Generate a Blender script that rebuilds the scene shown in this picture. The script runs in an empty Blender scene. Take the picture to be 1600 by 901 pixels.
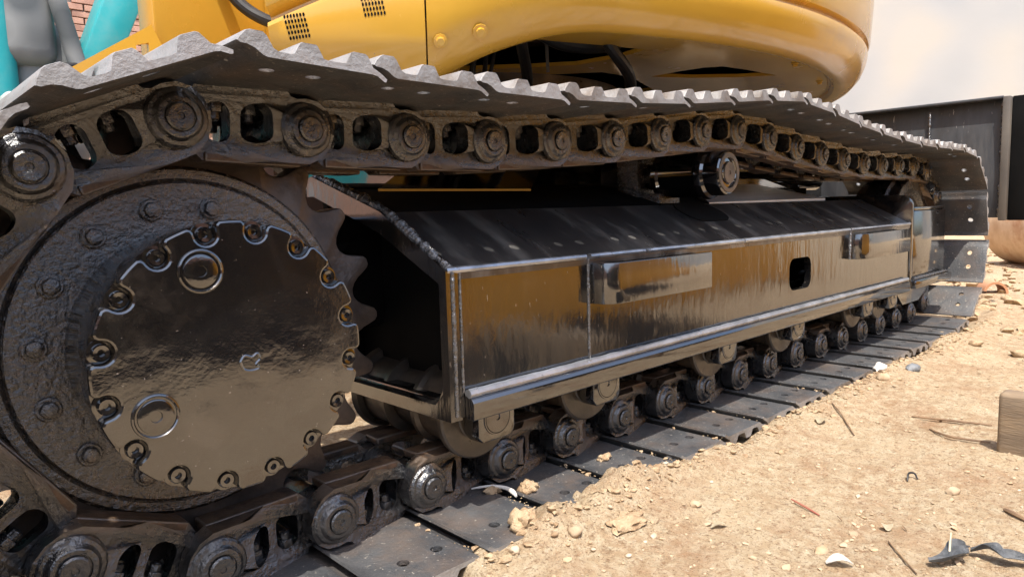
import bpy, bmesh, math, random
from mathutils import Vector, Matrix, noise
from mathutils.geometry import tessellate_polygon
random.seed(7)
S = bpy.context.scene
COL = S.collection
PI = math.pi
R = math.radians

# ------------------------------------------------------------------ camera
cam = bpy.data.objects.new('camera', bpy.data.cameras.new('camera'))
COL.objects.link(cam)
right = Vector((.72079, -.69255, -.02903)); fwd = Vector((.68635, .71894, -.10977)); up = Vector((.09689, .05920, .99353))
cam.matrix_world = Matrix(((right.x, up.x, -fwd.x, -.55416), (right.y, up.y, -fwd.y, -1.13424), (right.z, up.z, -fwd.z, .59865), (0, 0, 0, 1)))
cam.data.sensor_width = 36; cam.data.lens = 1099.4/1600*36
cam.data.clip_start = .02; cam.data.clip_end = 2000
S.camera = cam

# ------------------------------------------------------------------ sky, sun, exposure
SUN = Vector((-.30, -.33, 1)).normalized()
el = math.asin(SUN.z); az = math.atan2(SUN.x, SUN.y)
W = bpy.data.worlds.new('World'); S.world = W; W.use_nodes = True
nt = W.node_tree; bg = nt.nodes['Background']
sk = nt.nodes.new('ShaderNodeTexSky'); sk.sky_type = 'NISHITA'; sk.sun_disc = False
sk.sun_elevation = el; sk.sun_rotation = az; sk.dust_density = 3.0; sk.air_density = 1.0; sk.ozone_density = 1.0
nt.links.new(sk.outputs[0], bg.inputs[0]); bg.inputs[1].default_value = .15
sun = bpy.data.objects.new('sun', bpy.data.lights.new('sun', 'SUN')); COL.objects.link(sun)
sun.data.energy = 3.1; sun.data.angle = R(.53); sun.data.color = (1, .95, .87)
sun.rotation_euler = SUN.to_track_quat('Z', 'Y').to_euler()
S.view_settings.view_transform = 'Standard'; S.view_settings.look = 'None'
S.view_settings.exposure = 1.1; S.view_settings.gamma = 1

# ------------------------------------------------------------------ helpers
def tag(o, label=None, cat=None, group=None, kind=None):
    if label: o['label'] = label
    if cat: o['category'] = cat
    if group: o['group'] = group
    if kind: o['kind'] = kind
    return o
def empty(name, loc=(0, 0, 0)):
    o = bpy.data.objects.new(name, None); COL.objects.link(o); o.location = loc; o.empty_display_size = .1
    return o
def finish(bm, name, mats, smooth=26):
    bmesh.ops.recalc_face_normals(bm, faces=bm.faces)
    me = bpy.data.meshes.new(name); bm.to_mesh(me); bm.free()
    for m in (mats if isinstance(mats, (list, tuple)) else [mats]): me.materials.append(m)
    if smooth:
        me.polygons.foreach_set('use_smooth', [True]*len(me.polygons)); me.set_sharp_from_angle(angle=R(smooth))
    return me
def link(name, me, parent=None, loc=None, rot=None):
    o = bpy.data.objects.new(name, me); COL.objects.link(o)
    if parent: o.parent = parent
    if loc is not None: o.location = loc
    if rot is not None: o.rotation_euler = rot
    return o
def obj(name, bm, mats, parent=None, loc=None, rot=None, smooth=26):
    return link(name, finish(bm, name, mats, smooth), parent, loc, rot)
def B(): return bmesh.new()
def add_box(bm, x0, x1, y0, y1, z0, z1, bev=0, mat=0, seg=2):
    r = bmesh.ops.create_cube(bm, size=1)
    vs = r['verts']
    for v in vs:
        v.co = Vector((x0 if v.co.x < 0 else x1, y0 if v.co.y < 0 else y1, z0 if v.co.z < 0 else z1))
    fs = list({f for v in vs for f in v.link_faces})
    for f in fs: f.material_index = mat
    if bev:
        es = list({e for v in vs for e in v.link_edges})
        bmesh.ops.bevel(bm, geom=es, offset=bev, segments=seg, affect='EDGES', profile=.5, clamp_overlap=True)
    return vs
def add_prism(bm, outer, holes, fn, t0, t1, bend=None, mat=0, matfn=None):
    """outer/holes: 2-D outlines; fn(a, b, t) -> point; extruded from t0 to t1"""
    loops = [outer]+list(holes)
    flat = [p for l in loops for p in l]
    tris = tessellate_polygon([[Vector((p[0], p[1], 0)) for p in l] for l in loops])
    va = [bm.verts.new(fn(p[0], p[1], t0)) for p in flat]
    vb = [bm.verts.new(fn(p[0], p[1], t1)) for p in flat]
    out = []
    for a, b, c in tris:
        for q in ((va[a], va[b], va[c]), (vb[c], vb[b], vb[a])):
            try: f = bm.faces.new(q); f.material_index = mat; out.append(f)
            except ValueError: pass
    o = 0
    for l in loops:
        n = len(l)
        for i in range(n):
            j = (i+1) % n
            f = bm.faces.new((va[o+i], va[o+j], vb[o+j], vb[o+i])); f.material_index = mat
            if matfn: f.material_index = matfn(l[i], l[j])
            out.append(f)
        o += n
    return out
XZ = lambda a, b, t: (a, t, b)
XY = lambda a, b, t: (a, b, t)
YZ = lambda a, b, t: (t, a, b)
def soften(bm, off, ang=35, seg=2):
    bmesh.ops.recalc_face_normals(bm, faces=bm.faces)
    bmesh.ops.dissolve_limit(bm, angle_limit=R(1), verts=bm.verts, edges=bm.edges)
    es = [e for e in bm.edges if len(e.link_faces) == 2 and e.calc_face_angle(0) > R(ang)]
    bmesh.ops.bevel(bm, geom=es, offset=off, segments=seg, affect='EDGES', profile=.5, clamp_overlap=True)
def add_lathe(bm, prof, cx=0, cz=0, seg=32, a0=0, a1=2*PI, axis='Y', mat=0):
    """prof: (radius, coordinate along axis)"""
    full = abs(a1-a0-2*PI) < 1e-6
    n = seg if full else seg+1
    rows = []
    for r, y in prof:
        row = []
        if r < 1e-6:
            row = [bm.verts.new((cx, y, cz) if axis == 'Y' else (cx, cz, y))]*n
        else:
            for k in range(n):
                a = a0+(a1-a0)*k/seg
                row.append(bm.verts.new((cx+r*math.cos(a), y, cz+r*math.sin(a)) if axis == 'Y' else (cx+r*math.cos(a), cz+r*math.sin(a), y)))
        rows.append(row)
    for i in range(len(rows)-1):
        for k in range(seg):
            j = (k+1) % n
            q = [rows[i][k], rows[i][j], rows[i+1][j], rows[i+1][k]]
            u = []
            for v in q:
                if v not in u: u.append(v)
            if len(u) > 2:
                try: bm.faces.new(u).material_index = mat
                except ValueError: pass
def add_tube(bm, pts, r, seg=10, mat=0, caps=True):
    pts = [Vector(p) for p in pts]; rows = []
    rr = r if isinstance(r, (list, tuple)) else [r]*len(pts)
    ref = Vector((0, 0, 1)) if abs((pts[-1]-pts[0]).normalized().z) < .9 else Vector((1, 0, 0))
    for i, p in enumerate(pts):
        d = (pts[min(i+1, len(pts)-1)]-pts[max(i-1, 0)]).normalized()
        u = d.cross(ref).normalized(); v = d.cross(u)
        rows.append([bm.verts.new(p+(u*math.cos(2*PI*k/seg)+v*math.sin(2*PI*k/seg))*rr[i]) for k in range(seg)])
    for i in range(len(rows)-1):
        for k in range(seg):
            bm.faces.new((rows[i][k], rows[i][(k+1) % seg], rows[i+1][(k+1) % seg], rows[i+1][k])).material_index = mat
    if caps:
        bm.faces.new(rows[0][::-1]).material_index = mat; bm.faces.new(rows[-1]).material_index = mat
def spline(ps, n=8):
    ps = [Vector(p) for p in ps]; out = []
    for i in range(len(ps)-1):
        a, b, c, d = ps[max(i-1, 0)], ps[i], ps[i+1], ps[min(i+2, len(ps)-1)]
        for k in range(n):
            t = k/n
            out.append(.5*((2*b)+(c-a)*t+(2*a-5*b+4*c-d)*t*t+(3*b-a-3*c+d)*t**3))
    out.append(ps[-1]); return out
def hexpts(r, a=0): return [(r*math.cos(a+k*PI/3), r*math.sin(a+k*PI/3)) for k in range(6)]
def rrect(cx, cz, w, h, r, n=4):
    o = []
    for sx, sz, a in ((1, 1, 0), (-1, 1, 90), (-1, -1, 180), (1, -1, 270)):
        for k in range(n+1):
            t = R(a+90*k/n); o.append((cx+sx*(w/2-r)+r*math.cos(t), cz+sz*(h/2-r)+r*math.sin(t)))
    return o
def fbm(p, s, o=4):
    return noise.fractal(Vector(p)*s, 1.0, 2.0, o)

# ------------------------------------------------------------------ materials
def mat(name, cols, scale=6, detail=6, rough=(.4, .6), bump=None, metal=0, ior=1.5, coat=0, stretch=None,
        speck=None, dust=None, bump2=None, spec=.5, ramp=(.35, .65), wear=None):
    m = bpy.data.materials.new(name); m.use_nodes = True
    t = m.node_tree; N = t.nodes; L = t.links; b = N['Principled BSDF']
    tc = N.new('ShaderNodeTexCoord'); oi = N.new('ShaderNodeObjectInfo')
    mp = N.new('ShaderNodeMapping'); L.new(tc.outputs['Object'], mp.inputs[0])
    add = N.new('ShaderNodeVectorMath'); add.operation = 'ADD'
    mul = N.new('ShaderNodeMath'); mul.operation = 'MULTIPLY'; mul.inputs[1].default_value = 37
    L.new(oi.outputs['Random'], mul.inputs[0]); L.new(tc.outputs['Object'], add.inputs[0]); L.new(mul.outputs[0], add.inputs[1])
    L.new(add.outputs[0], mp.inputs[0])
    if stretch: mp.inputs['Scale'].default_value = stretch
    def nz(sc, de=detail, ro=.6, src=mp):
        n = N.new('ShaderNodeTexNoise'); n.inputs['Scale'].default_value = sc; n.inputs['Detail'].default_value = de; n.inputs['Roughness'].default_value = ro
        L.new(src.outputs[0], n.inputs['Vector']); return n
    def rmp(src, stops):
        r = N.new('ShaderNodeValToRGB'); e = r.color_ramp.elements
        while len(e) < len(stops): e.new(.5)
        for k, (p, c) in enumerate(stops):
            e[k].position = p; e[k].color = (*c, 1) if isinstance(c, tuple) else (c, c, c, 1)
        L.new(src, r.inputs[0]); return r
    n1 = nz(scale)
    k = len(cols)
    col = rmp(n1.outputs['Fac'], [(ramp[0]+(ramp[1]-ramp[0])*i/max(k-1, 1), c) for i, c in enumerate(cols)]).outputs[0]
    def over(col, mask, c):
        x = N.new('ShaderNodeMix'); x.data_type = 'RGBA'
        L.new(mask, x.inputs[0]); L.new(col, x.inputs[6]); x.inputs[7].default_value = (*c, 1); return x.outputs[2]
    rg = rmp(nz(scale*1.7).outputs['Fac'], [(.3, rough[0]), (.7, rough[1])]).outputs[0]
    if dust:   # (colour, scale, lo, hi)
        mk = rmp(nz(dust[1], 8, .7, tc_src if False else mp).outputs['Fac'], [(dust[2], 0.0), (dust[3], 1.0)]).outputs[0]
        col = over(col, mk, dust[0])
        mx = N.new('ShaderNodeMath'); mx.operation = 'MAXIMUM'; sc = N.new('ShaderNodeMath'); sc.operation = 'MULTIPLY'; sc.inputs[1].default_value = .75
        L.new(mk, sc.inputs[0]); L.new(sc.outputs[0], mx.inputs[0]); L.new(rg, mx.inputs[1]); rg = mx.outputs[0]
    if wear:   # (colour, local z where it starts, local z where it is full): bare rust near the running rail
        sp = N.new('ShaderNodeSeparateXYZ'); L.new(tc.outputs['Object'], sp.inputs[0])
        mr = N.new('ShaderNodeMapRange'); mr.inputs[1].default_value = wear[1]; mr.inputs[2].default_value = wear[2]; mr.inputs[3].default_value = 0; mr.inputs[4].default_value = .62
        L.new(sp.outputs[2], mr.inputs[0])
        ad = N.new('ShaderNodeMath'); ad.operation = 'ADD'; L.new(mr.outputs[0], ad.inputs[0]); L.new(nz(26).outputs['Fac'], ad.inputs[1])
        mk = rmp(ad.outputs[0], [(.72, 0.0), (.95, .9)]).outputs[0]
        col = over(col, mk, wear[0])
        sc = N.new('ShaderNodeMath'); sc.operation = 'MULTIPLY'; sc.inputs[1].default_value = .6; L.new(mk, sc.inputs[0])
        mx = N.new('ShaderNodeMath'); mx.operation = 'MAXIMUM'; L.new(sc.outputs[0], mx.inputs[0]); L.new(rg, mx.inputs[1]); rg = mx.outputs[0]
    if speck:
        mk = rmp(nz(speck[1], 3, .5).outputs['Fac'], [(speck[2], 0.0), (speck[2]+.04, 1.0)]).outputs[0]
        col = over(col, mk, speck[0])
    L.new(col, b.inputs['Base Color']); L.new(rg, b.inputs['Roughness'])
    b.inputs['Metallic'].default_value = metal; b.inputs['IOR'].default_value = ior; b.inputs['Coat Weight'].default_value = coat
    b.inputs['Coat Roughness'].default_value = .08; b.inputs['Specular IOR Level'].default_value = spec
    prev = None
    for bp in (bump, bump2):
        if bp:
            bn = N.new('ShaderNodeBump'); bn.inputs['Strength'].default_value = bp[1]; bn.inputs['Distance'].default_value = bp[2]
            L.new(nz(bp[0], bp[3] if len(bp) > 3 else 5).outputs['Fac'], bn.inputs['Height'])
            if prev: L.new(prev.outputs[0], bn.inputs['Normal'])
            prev = bn
    if prev: L.new(prev.outputs[0], b.inputs['Normal'])
    return m
M = {}
M['gloss'] = mat('glossy_black_paint', [(.005, .005, .006), (.009, .008, .008)], 5, rough=(.03, .12), ior=2.45, bump=(6, .16, .01, 2), bump2=(70, .07, .002), speck=((.12, .10, .08), 220, .75), dust=((.045, .035, .026), 5, .6, 1.05))
M['framepaint'] = mat('runny_glossy_black_paint', [(.005, .005, .006), (.010, .009, .008)], 5, rough=(.04, .17), ior=2.45, stretch=(1, 1, .3), bump=(13, .20, .010, 3), bump2=(60, .13, .004), speck=((.17, .14, .11), 200, .70), dust=((.085, .066, .046), 9, .54, .95))
M['bucketyellow'] = mat('deep_yellow_bucket_paint', [(.62, .27, .010), (.66, .30, .014)], 3, rough=(.3, .5))
M['cover'] = mat('glossy_black_cover_paint', [(.005, .005, .006), (.010, .009, .008)], 8, rough=(.03, .16), ior=2.35, bump=(8, .26, .012, 2), bump2=(34, .16, .004), speck=((.24, .2, .17), 240, .715), dust=((.10, .08, .06), 7, .54, .92))
M['roughpaint'] = mat('thick_rough_black_paint', [(.010, .009, .008), (.03, .022, .016)], 24, rough=(.12, .3), ior=2.4, bump=(130, .8, .0045), bump2=(28, .35, .005), dust=((.19, .125, .078), 70, .5, .74))
M['deck'] = mat('satin_black_deck_paint', [(.016, .016, .017), (.030, .029, .029)], 4, rough=(.22, .4), bump=(60, .15, .002), ior=2.0, dust=((.26, .245, .22), 7, .5, .95), stretch=(1.6, .35, .5), speck=((.25, .23, .2), 200, .70))  # pale dust also raised to paint in the grey sheen of the roof
M['link'] = mat('painted_track_link', [(.006, .006, .007), (.010, .010, .011), (.030, .022, .017)], 11, rough=(.12, .42), ior=2.2, bump=(90, .8, .004), bump2=(22, .5, .008), dust=((.085, .058, .038), 15, .6, .98), ramp=(.38, .7), wear=((.10, .064, .040), -.022, -.062))
M['rail'] = mat('worn_rust_rail', [(.05, .035, .025), (.13, .08, .05), (.05, .04, .035)], 25, rough=(.3, .6), metal=.3, bump=(180, .6, .002), dust=((.20, .12, .065), 40, .52, .85))
M['shoe'] = mat('dark_shoe_steel', [(.045, .047, .051), (.085, .085, .086)], 10, rough=(.35, .6), ior=1.6, bump=(160, .7, .003), bump2=(18, .35, .005), dust=((.15, .10, .068), 8, .47, .9), speck=((.30, .27, .23), 150, .66))
M['grouser'] = mat('worn_grouser_steel', [(.17, .145, .125), (.27, .26, .25), (.36, .355, .355)], 9, rough=(.4, .65), metal=.25, bump=(130, .6, .003), bump2=(30, .35, .005), dust=((.19, .125, .08), 9, .53, .88))
M['rust'] = mat('rusted_steel', [(.07, .045, .03), (.16, .085, .045)], 12, rough=(.5, .8), bump=(80, .6, .004), dust=((.25, .17, .10), 9, .5, .8))
M['rollr'] = mat('dusty_roller_paint', [(.03, .024, .019), (.055, .042, .03)], 14, rough=(.25, .5), ior=1.7, bump=(60, .4, .003), dust=((.14, .10, .065), 14, .5, .85))
M['tooth'] = mat('bare_sprocket_tooth_steel', [(.07, .055, .047), (.14, .11, .09)], 18, rough=(.3, .5), metal=.4, bump=(70, .5, .004), dust=((.18, .12, .075), 12, .54, .9))
M['weld'] = mat('painted_weld_bead', [(.012, .012, .013), (.04, .037, .034)], 30, rough=(.16, .4), ior=2.6, bump=(120, .9, .004), bump2=(40, .5, .005))
M['glintedge'] = mat('painted_glint_edge', [(.30, .31, .33), (.55, .56, .58)], 14, rough=(.25, .42), metal=.8, bump=(60, .3, .003), dust=((.03, .03, .03), 20, .6, .72))  # bright metal colour stands in for sky and sun glints on black edges
M['sunlitplate'] = mat('painted_sunlight_plate', [(.62, .63, .65), (.78, .79, .80)], 5, rough=(.35, .5), metal=.75, stretch=(1, 12, 1), bump=(40, .3, .003))  # sunlight on a black painted plate, put into its colour
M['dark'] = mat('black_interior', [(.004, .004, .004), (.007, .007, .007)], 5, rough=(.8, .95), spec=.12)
M['yellow'] = mat('yellow_machine_paint', [(.60, .325, .036), (.66, .375, .045)], 2.5, rough=(.16, .3), ior=1.6, coat=.3, bump=(30, .05, .002), dust=((.40, .24, .10), 3, .6, 1.1), speck=((.3, .2, .1), 160, .76))
M['hose'] = mat('black_rubber_hose', [(.012, .012, .013), (.022, .021, .02)], 20, rough=(.35, .5), bump=(150, .2, .001))
M['seal'] = mat('black_rubber_seal', [(.01, .01, .01), (.02, .018, .016)], 20, rough=(.5, .7))
M['steel'] = mat('machined_steel_face', [(.10, .085, .07), (.2, .17, .14)], 20, rough=(.25, .45), metal=.5, bump=(100, .3, .002), dust=((.16, .11, .07), 20, .5, .8))
M['blade'] = mat('weathered_black_blade', [(.032, .034, .038), (.055, .058, .063), (.036, .036, .038)], 6, rough=(.35, .6), stretch=(1, 1.5, .25), bump=(60, .3, .003), dust=((.13, .12, .11), 7, .54, .95), speck=((.35, .33, .3), 60, .70))
M['tan'] = mat('tan_dusty_paint', [(.085, .075, .065), (.13, .115, .095)], 5, rough=(.6, .8), bump=(80, .3, .002))
M['teal'] = mat('teal_machine_paint', [(.012, .30, .33), (.03, .36, .38)], 2, rough=(.3, .5), dust=((.2, .3, .3), 2, .5, 1))
M['greymetal'] = mat('grey_weathered_metal', [(.07, .08, .085), (.20, .21, .21), (.11, .11, .115)], 2.2, detail=1, rough=(.5, .7), bump=(20, .2, .01))
M['white'] = mat('off_white_paint', [(.42, .43, .40), (.55, .55, .52)], 3, rough=(.5, .7))
M['brick'] = mat('pinkish_clay_brick', [(.42, .23, .17), (.52, .30, .22), (.35, .19, .14)], 5, rough=(.8, .95), bump=(60, .5, .004))
M['mortar'] = mat('pale_mortar', [(.45, .38, .32), (.55, .48, .42)], 8, rough=(.85, .95), bump=(80, .5, .004))
M['brickwall'] = mat('dusky_brick_wall', [(.40, .24, .18), (.48, .30, .23)], 2, detail=2, rough=(.8, .95))
M['plaster'] = mat('pale_plaster_wall', [(.53, .505, .45), (.47, .475, .46), (.41, .43, .435)], 1.0, detail=0, rough=(.8, .95), bump=(3, .2, .02), ramp=(.32, .68))
M['block'] = mat('weathered_timber', [(.16, .115, .075), (.24, .18, .12)], 6, rough=(.6, .8), stretch=(1, 1, 7), bump=(40, .5, .004), dust=((.36, .25, .14), 4, .48, .85))
M['rag'] = mat('grey_rubber_strip', [(.10, .11, .12), (.22, .23, .24)], 40, rough=(.4, .6), bump=(160, .8, .004))
M['leaf'] = mat('dry_pale_leaf', [(.50, .42, .28), (.62, .56, .42)], 20, rough=(.6, .8))
M['paper'] = mat('white_scrap', [(.62, .58, .52), (.75, .72, .67)], 20, rough=(.6, .8))
M['twig'] = mat('dry_twig', [(.16, .10, .06), (.28, .18, .10)], 20, rough=(.7, .9))
M['redtwig'] = mat('reddish_stalk', [(.30, .09, .06), (.36, .14, .09)], 20, rough=(.6, .8))
M['tanrust'] = mat('sun_bleached_rust', [(.50, .34, .20), (.62, .46, .30), (.42, .22, .11)], 3, rough=(.7, .9), bump=(40, .4, .005))
M['terracotta'] = mat('terracotta_clay', [(.42, .20, .10), (.52, .27, .15)], 6, rough=(.7, .9))
SOILC = [(.30, .195, .105), (.42, .29, .165), (.49, .355, .21), (.36, .235, .13)]
M['clod'] = mat('dry_soil_clod', [(.31, .205, .12), (.42, .295, .18), (.50, .375, .24), (.36, .245, .145)], 30, rough=(.9, 1), bump=(110, 1.0, .006), bump2=(320, .8, .003), spec=.1)
M['pebble'] = mat('small_stones', [(.36, .26, .17), (.47, .36, .24), (.40, .28, .17), (.53, .44, .33)], 9, detail=2, rough=(.8, .95), bump=(150, .4, .002), spec=.2)

def soil_material():
    m = bpy.data.materials.new('sandy_soil'); m.use_nodes = True
    t = m.node_tree; N = t.nodes; L = t.links; b = N['Principled BSDF']
    tc = N.new('ShaderNodeTexCoord')
    def nz(sc, de, ro=.6, dist=0):
        n = N.new('ShaderNodeTexNoise'); n.inputs['Scale'].default_value = sc; n.inputs['Detail'].default_value = de; n.inputs['Roughness'].default_value = ro; n.inputs['Distortion'].default_value = dist
        L.new(tc.outputs['Object'], n.inputs['Vector']); return n.outputs['Fac']
    def rmp(src, stops):
        r = N.new('ShaderNodeValToRGB'); e = r.color_ramp.elements
        while len(e) < len(stops): e.new(.5)
        for k, (p, c) in enumerate(stops): e[k].position = p; e[k].color = (*c, 1) if isinstance(c, tuple) else (c, c, c, 1)
        L.new(src, r.inputs[0]); return r.outputs[0]
    def mix(f, a, c, fac=None, mode='MIX'):
        x = N.new('ShaderNodeMix'); x.data_type = 'RGBA'; x.blend_type = mode
        if f is None: x.inputs[0].default_value = fac
        else: L.new(f, x.inputs[0])
        L.new(a, x.inputs[6])
        if isinstance(c, tuple): x.inputs[7].default_value = (*c, 1)
        else: L.new(c, x.inputs[7])
        return x.outputs[2]
    c = rmp(nz(2.2, 8, .65), [(.3, (.36, .235, .135)), (.45, (.45, .315, .19)), (.58, (.52, .39, .245)), (.72, (.57, .455, .305))])
    c = mix(rmp(nz(38, 6, .7, .6), [(.42, 0.0), (.62, 1.0)]), c, (.60, .49, .335))
    c = mix(rmp(nz(70, 5, .7, .4), [(.54, 0.0), (.68, .9)]), c, (.25, .15, .085))
    c = mix(rmp(nz(5, 7, .75), [(.5, 0.0), (.72, .75)]), c, (.37, .21, .115))
    c = mix(rmp(nz(230, 4, .7, .3), [(.55, 0.0), (.66, .9)]), c, (.19, .115, .065))
    c = mix(rmp(nz(160, 3, .6), [(.60, 0.0), (.70, .7)]), c, (.64, .54, .40))
    L.new(c, b.inputs['Base Color']); b.inputs['Roughness'].default_value = .95; b.inputs['Specular IOR Level'].default_value = .12
    prev = None
    for sc, st, di in ((28, .55, .02), (130, 1.0, .008), (420, .9, .004)):
        bn = N.new('ShaderNodeBump'); bn.inputs['Strength'].default_value = st; bn.inputs['Distance'].default_value = di
        L.new(nz(sc, 6, .7), bn.inputs['Height'])
        if prev: L.new(prev.outputs[0], bn.inputs['Normal'])
        prev = bn
    L.new(prev.outputs[0], b.inputs['Normal'])
    return m
M['soil'] = soil_material()

# ------------------------------------------------------------------ ground
def ground_z(x, y):
    z = .010 + .010*fbm((x, y, 3.1), 1.6) + .0050*fbm((x, y, 9.7), 9) + .0042*abs(fbm((x, y, 1.7), 30))+.0016*fbm((x, y, 6.7), 75)
    if -.33 < y < .33 and -.2 < x < 3.3:               # pressed flat under the shoes
        k = min(1, (.33-abs(y))/.05); z = z*(1-k) + (-.012)*k
    if -1.2 < x < 4 and y < -.1:                        # soil pushed up against the shoe ends
        d = y+.295
        crest = .030*math.exp(-(d/.055)**2)*max(0, min(1, .55+1.5*fbm((x, 0, 4.4), 3.2)))
        w = math.exp(-((x-.42)/.30)**2)
        crest += w*.082*math.exp(-((d-.018)/.055)**2)*(.72+.6*fbm((x, y, 2.2), 14))
        if x > .12: z += crest
        if .1 < x < 3.3: z += .017*math.exp(-((y+.36)/.085)**2)*min(1, (x-.1)/.1)*min(1, (3.3-x)/.3)
    return z
def axis(lo, a, b, hi, d):
    v = []; x = a
    while x < b: v.append(x); x += d
    v.append(b); s = d; x = b
    while x < hi: s *= 1.16; x += s; v.append(min(x, hi))
    s = d; x = a; w = []
    while x > lo: s *= 1.16; x -= s; w.append(max(x, lo))
    return w[::-1]+v
xs = axis(-120, -.7, 2.6, 160, .0135); ys = axis(-120, -1.15, .05, 160, .0115)
gv = []
for y in ys:
    for x in xs:
        far = max(abs(x), abs(y))
        gv.append((x, y, ground_z(x, y) if far < 12 else .01))
nx = len(xs)
gf = [(j*nx+i, j*nx+i+1, (j+1)*nx+i+1, (j+1)*nx+i) for j in range(len(ys)-1) for i in range(nx-1)]
me = bpy.data.meshes.new('ground'); me.from_pydata(gv, [], gf); me.materials.append(M['soil'])
me.polygons.foreach_set('use_smooth', [True]*len(gf))
tag(link('ground', me), kind='structure')

# ------------------------------------------------------------------ the excavator
EX = empty('excavator', (1.39, 1.1, 0))
tag(EX, 'yellow crawler excavator with black painted tracks and undercarriage filling the picture', 'excavator')
OFF = Vector(EX.location)
def P_(name, bm, mats, parent=None, smooth=26):
    """a part of the excavator, mesh given in world coordinates"""
    o = obj(name, bm, mats, parent or EX, smooth=smooth)
    if parent is None: o.matrix_parent_inverse = Matrix.Translation(-OFF)
    return o
def place(o, m):          # world matrix for a direct child of the excavator
    o.parent = EX; o.matrix_parent_inverse = Matrix.Translation(-OFF); o.matrix_basis = m

PT = .1905
SX, SZ, SR = -.1772, .4158, PT/2/math.sin(PI/10.5)
# --- chain path
TOP = [(-.203, .738), (-.013, .732), (.19, .730), (.379, .732), (.572, .742), (.763, .756), (.948, .775), (1.141, .795), (1.30, .806), (1.42, .803),
       (1.60, .783), (1.80, .765), (2.11, .743), (2.32, .735), (2.52, .735), (2.75, .737)]
def path(xi):
    zi, ri = .4175, .3175
    pts = [Vector((p.x, p.y)) for p in spline([(a, b, 0) for a, b in TOP if a < xi-.06]+[(xi, zi+ri, 0)], 16)]
    pts += [Vector((xi+ri*math.cos(R(90-k*2)), zi+ri*math.sin(R(90-k*2)))) for k in range(1, 91)]
    n = 400
    pts += [Vector((xi+(-.01-xi)*k/n, .10)) for k in range(1, n+1)]
    return pts
def walk(pts):
    out = [pts[0]]; i = 0; cur = pts[0]
    while True:
        j = i+1
        while j < len(pts) and (pts[j]-cur).length < PT: j += 1
        if j >= len(pts): break
        a, b = pts[j-1], pts[j]
        lo, hi = 0, 1
        for _ in range(30):
            m = (lo+hi)/2
            if ((a+(b-a)*m)-cur).length < PT: lo = m
            else: hi = m
        cur = a+(b-a)*lo; out.append(cur); i = j-1
    return out
best = None
for k in range(200):
    xi = 2.80+k*.001
    w = walk(path(xi)); e = abs(w[-1].x-0.0)
    if best is None or e < best[0]: best = (e, xi, w)
XI, pins = best[1], best[2]
for k in range(1, 6):
    a = R(94.73+34.2857*(6-k))
    pins.append(Vector((SX+SR*math.cos(a), SZ+SR*math.sin(a))))
NL = len(pins)
ZI = .4175

# --- link mesh (x along the chain, z outwards to the shoe)
def link_mesh(sgn, name):
    bm = B()
    outer = [(-.052, -.053), (-.03, -.053), (.04, -.053), (.098, -.053), (.118, -.044), (.133, -.026), (.141, -.006), (.140, .014), (.131, .032), (.114, .044), (.094, .047),
             (.080, .044), (.070, .047), (.066, .054), (-.060, .054), (-.063, .047), (-.075, .042), (-.095, .043), (-.116, .037), (-.132, .020), (-.137, .0), (-.133, -.018), (-.118, -.033), (-.092, -.038), (-.068, -.037)]
    holes = [rrect(-.028, .004, .037, .058, .016)[::-1], rrect(.023, .004, .037, .058, .016)[::-1]]
    add_prism(bm, outer, holes, lambda a, b, t: (a, sgn*t, b), -.0, .034, matfn=lambda p, q: 1 if p[1] < -.052 and q[1] < -.052 else 0)
    for x in (-.05, -.01, .005, .046, .06): 
        g = bm.verts[:]+bm.edges[:]+bm.faces[:]
        bmesh.ops.bisect_plane(bm, geom=g, plane_co=(x, 0, 0), plane_no=(1, 0, 0))
    soften(bm, .0035)
    for v in bm.verts:
        x = v.co.x
        k = min(1, max(0, (x+.005)/.055)); k = k*k*(3-2*k)
        v.co.y += sgn*(.050+.036*k)
    # rail flange widened inwards
    fs = add_box(bm, -.050, .098, .044 if sgn > 0 else -.090, .090 if sgn > 0 else -.044, -.0548, -.040, .003, 1)
    for v in fs: pass
    # bosses
    def boss(cx, prof, m=0):
        n0 = len(bm.verts)
        add_lathe(bm, [(r, sgn*y) for r, y in prof], cx, 0, 28, mat=m)
    boss(.095, [(.0425, .112), (.0415, .1195), (.0385, .1228), (.0335, .1242), (.0305, .1275), (.0285, .1302), (.0265, .1312), (.0212, .1312), (.0205, .1290), (.0, .129)])
    boss(-.095, [(.041, .048), (.041, .044), (.0, .044)])
    for v in bm.verts:
        v.co += .0011*Vector((fbm(v.co, 45), fbm(v.co+Vector((3, 0, 0)), 45), fbm(v.co+Vector((0, 5, 0)), 45)))
    return finish(bm, name, [M['link'], M['rail']])
LK = {1: link_mesh(1, 'track_link_inner'), -1: link_mesh(-1, 'track_link_outer')}
def pin_mesh():
    bm = B()
    for s in (-1, 1):
        add_lathe(bm, [(0, s*.1335), (.004, s*.1335), (.005, s*.1355), (.0165, s*.1362), (.0192, s*.134), (.0198, s*.126), (.0198, s*.045), (.031, s*.045), (.031, 0)], 0, 0, 24)
    return finish(bm, 'track_pin', M['link'])
PIN = pin_mesh()
def bolt_mesh():
    bm = B()
    add_prism(bm, hexpts(.0135), [], XY, .036, .020); soften(bm, .0015)
    add_lathe(bm, [(.0085, .021), (.0085, .010), (.006, .008), (0, .008)], 0, 0, 12, axis='Z')
    return finish(bm, 'shoe_bolt', M['link'])
BOLT = bolt_mesh()
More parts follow.
